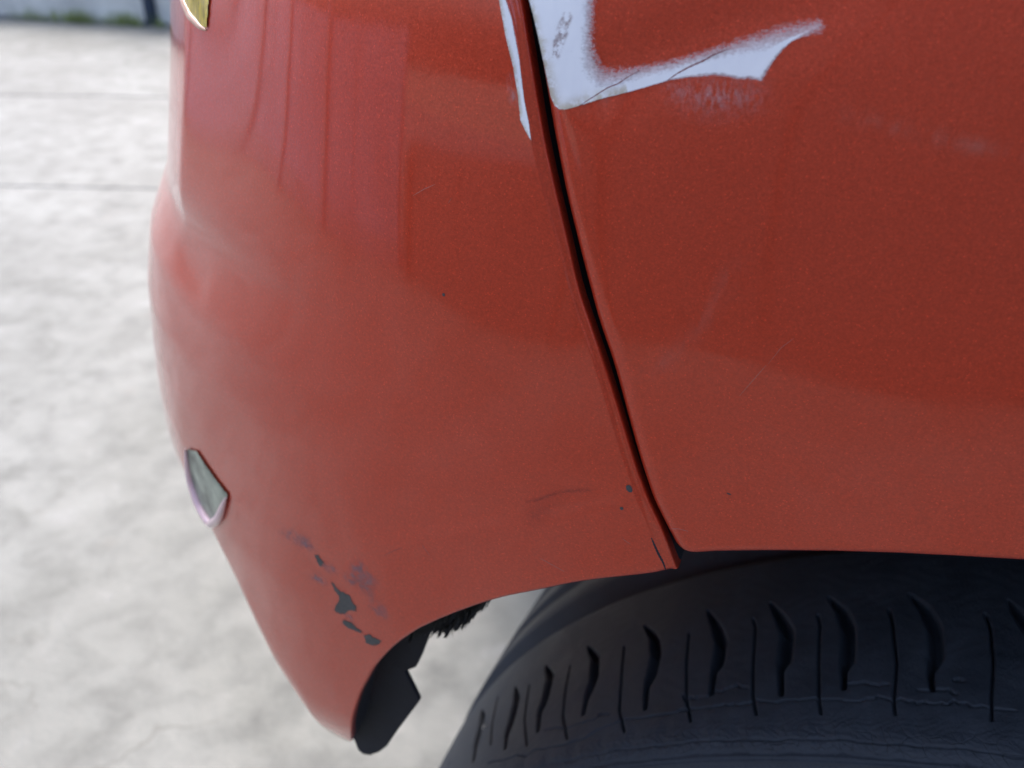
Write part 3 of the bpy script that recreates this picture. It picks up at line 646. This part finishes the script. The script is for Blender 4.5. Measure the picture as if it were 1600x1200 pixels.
def tyre():
    dense = np.arange(math.radians(27), math.radians(110), .00092)
    rest = np.linspace(math.radians(112), math.radians(388), 150)[:-1]
    TH = np.concatenate([dense, rest]); nd = len(dense)
    aa = np.concatenate([np.linspace(ts_[0], -.028, 12)[:-1], np.arange(-.028, -.003, .00040), np.arange(-.003, .014, .00026), np.arange(.014, AMAX, .00045)])
    T, A = np.meshgrid(TH, aa, indexing='ij'); W_, R_ = prof_at(A)
    dn, da = np.gradient(R_, axis=1), np.gradient(W_, axis=1); L = np.hypot(dn, da)+1e-12
    nr, nw = da/L, -dn/L                              # outward normal in (r, w)
    P = np.stack([T.ravel()*.307, A.ravel()], 1); dep = np.zeros(len(P)); worn = np.zeros(len(P))
    def near(poly, width, depth, sharp=2, w2=None):
        C = np.array([on_tyre(*p) for p in poly]); C = C*np.array([.307, 1])
        lo = C.min(0)-.004; hi = C.max(0)+.004
        idx = np.where((P[:, 0] > lo[0]) & (P[:, 0] < hi[0]) & (P[:, 1] > lo[1]) & (P[:, 1] < hi[1]))[0]
        if len(idx) == 0: return
        d, i, t = sdist(P[idx], C, closed=False)
        f = (i+t)/(len(C)-1)
        wd = width if w2 is None else width*(np.interp(f, [0, .12, .3, .65, .8, 1], w2))
        dep[idx] = np.maximum(dep[idx], depth*np.exp(-(d/wd)**(2*sharp)))
    for g in wide: near(g, .0013, .0045, 1.5, [.25, .75, 1.2, 1.25, .6, .45])
    for g in thin: near(g, .00030, .0028, 1)
    jit = lambda g: [(x+rng.normal()*.6, y+rng.normal()*1.6) for (x0, y0), (x1, y1) in zip(g[:-1], g[1:]) for x, y in [(x0+(x1-x0)*k/5, y0+(y1-y0)*k/5) for k in range(5)]]
    for g in cracks: near(jit(g), .00024, .0016, 1)
    dep = dep.reshape(T.shape)
    mm = A*1000
    wob = .35*np.sin(T*55)+.25*np.sin(T*131+1)+.2*np.sin(T*260)
    h = -.00055*np.exp(-((mm+1.2+wob*.6)/.30)**2)-.0004*np.exp(-((mm+5.0+wob*.8)/.45)**2)      # ragged lines below the shoulder
    h += .0006*smooth(-6.6, -6.0, mm)*(1-smooth(-5.9, -5.4, mm))+.0008*np.exp(-((mm+7.2)/.35)**2)
    h += .00012*(np.sin(T*307/1.0*2*math.pi*.8) > 0)*smooth(-8.1, -7.9, mm)*(mm < -7.8)*0
    h += .00010*np.sin(T*.307*1000*2*math.pi/1.9)*((mm < -8.0) & (mm > -11.8))
    h += -.0006*np.exp(-((mm+12.2)/.3)**2)+.0007*np.exp(-((mm+13.0)/.5)**2)
    h += .00010*np.sin(T*.307*1000*2*math.pi/3.1+.8*mm)*(mm < -14)
    u_, v_ = T*.307, A
    h += .00007*np.sin(u_*410+3*np.sin(v_*300))*np.sin(v_*520+2*np.sin(u_*260))+.00010*np.sin(u_*1150+4*np.sin(v_*700))*np.sin(v_*1400+3*np.sin(u_*500))*smooth(9, 2, mm)
    h += -.0007*smooth(.016, .002, A)*np.clip(-A*60+.6, 0, 1)*(.5+.5*np.sin(u_*2*math.pi/.0125))**3*smooth(-3.5, 0, mm)
    # small bulges under each wide groove
    h = h-dep
    dense_m = np.zeros(len(TH)); dense_m[:nd] = 1; dense_m[:8] = dense_m[nd-8:nd] = 0
    h = np.where(dense_m[:, None] > 0, h, 0)
    W2 = W_+nw*h; R2 = R_+nr*h
    V1 = tyre_pt(T, W2, R2)
    # the rest of the tread and the inner side: three round grooves
    prof2 = [(.0775,.3090),(.0788,.3065),(.0832,.302),(.0912,.302),(.0924,.3104),(.108,.3104),(.1092,.302),(.1172,.302),(.1184,.3102),(.134,.3098),(.1352,.302),(.1415,.302),(.1425,.3092),(.17,.308),(.194,.3065),(.2,.3035),(.208,.29),(.211,.262),(.205,.225),(.196,.19)]
    w3 = np.array([p[0] for p in prof2]); r3 = np.array([p[1] for p in prof2])
    V2 = tyre_pt(np.tile(TH[:, None], (1, len(w3))), np.tile(w3, (len(TH), 1)), np.tile(r3, (len(TH), 1)))
    Vv = np.concatenate([V1, V2], 1); nu, nv = Vv.shape[:2]
    Vv = np.concatenate([Vv, Vv[:1]], 0)
    wn = np.concatenate([np.exp(-((mm+1.5)/4.5)**2), np.zeros((len(TH), len(w3)))], 1); wn = np.concatenate([wn, wn[:1]], 0)
    return Vv.reshape(-1, 3), grid_faces(nu+1, nv, flip=True), {'worn': wn.ravel(), 'rib': wn.ravel()*0}
whl = empty('wheel', tuple(WC-np.array([WX, ARCH_Y, 0]))); whl.parent = car; whl['label'] = 'worn black tyre on a steered wheel'
V, Fc, at = tyre(); mesh('tyre', V, Fc, RUBBER, whl, attrs=at)
def rim():
    pf = [(.000,.197),(-.004,.190),(.004,.184),(.012,.180),(.05,.172),(.15,.172),(.185,.180),(.19,.195)]
    TH = np.linspace(0, 2*math.pi, 73); w3 = np.array([p[0] for p in pf]); r3 = np.array([p[1] for p in pf])
    V = tyre_pt(np.tile(TH[:, None], (1, len(pf))), np.tile(w3, (73, 1)), np.tile(r3, (73, 1)))
    return V.reshape(-1, 3), grid_faces(73, len(pf))
V, Fc = rim(); mesh('rim', V, Fc, RIMM, whl)
def spoke(th):
    V = []
    for r in (.03, .10, .176):
        for w_ in (.012, .030):
            for s in (-1, 1):
                hw_ = .030-.06*r
                V.append(WC+AXI*w_+FWD*(r*math.cos(th)-s*hw_*math.sin(th))+UPV*(r*math.sin(th)+s*hw_*math.cos(th)))
    f = []
    for k in (0, 4): f += [(k, k+1, k+5, k+4), (k+2, k+6, k+7, k+3), (k, k+4, k+6, k+2), (k+1, k+3, k+7, k+5)]
    return V, f+[(0, 2, 3, 1), (8, 9, 11, 10)]
for k in range(5): V, Fc = spoke(k*2*math.pi/5+.3); mesh('spoke', V, Fc, RIMM, whl, smooth_=False)
def disc(r, w0, w1, n=48):
    V = [WC+AXI*w_+rr*(math.cos(a)*FWD+math.sin(a)*UPV) for w_, rr in ((w0, .001), (w0, r*.9), (w0+.004, r), (w1, r)) for a in np.linspace(0, 2*math.pi, n+1)[:-1]]
    return V, [(i*n+j, i*n+(j+1) % n, (i+1)*n+(j+1) % n, (i+1)*n+j) for i in range(3) for j in range(n)]
V, Fc = disc(.045, .008, .10); mesh('hub', V, Fc, RIMM, whl)
V, Fc = disc(.13, .09, .11); mesh('brake_disc', V, Fc, STEEL, whl)
# pebble stuck in the tread
def pebble():
    th, a = on_tyre(757, 1137); w_, r = prof_at(a); c = tyre_pt(np.array(th), np.array(w_), np.array(r+.0003))
    bm = bmesh.new(); bmesh.ops.create_icosphere(bm, subdivisions=3, radius=1)
    for v in bm.verts:
        n = 1+.22*mnoise.noise(v.co*1.6); v.co = Vector((v.co.x*.00085*n, v.co.y*.0008*n, v.co.z*.0015*n))
    me = bpy.data.meshes.new('pebble'); bm.to_mesh(me); bm.free(); me.materials.append(simple('pale_stone', (.33, .31, .25), .8, nscale=900)); me.polygons.foreach_set('use_smooth', [True]*len(me.polygons))
    o = bpy.data.objects.new('pebble', me); COL.objects.link(o); o.location = c; o.rotation_euler = (0, .3, 0)
    return tag(o, 'tiny pale pebble stuck in a tread groove at the left of the tyre', 'pebble')
pebble()
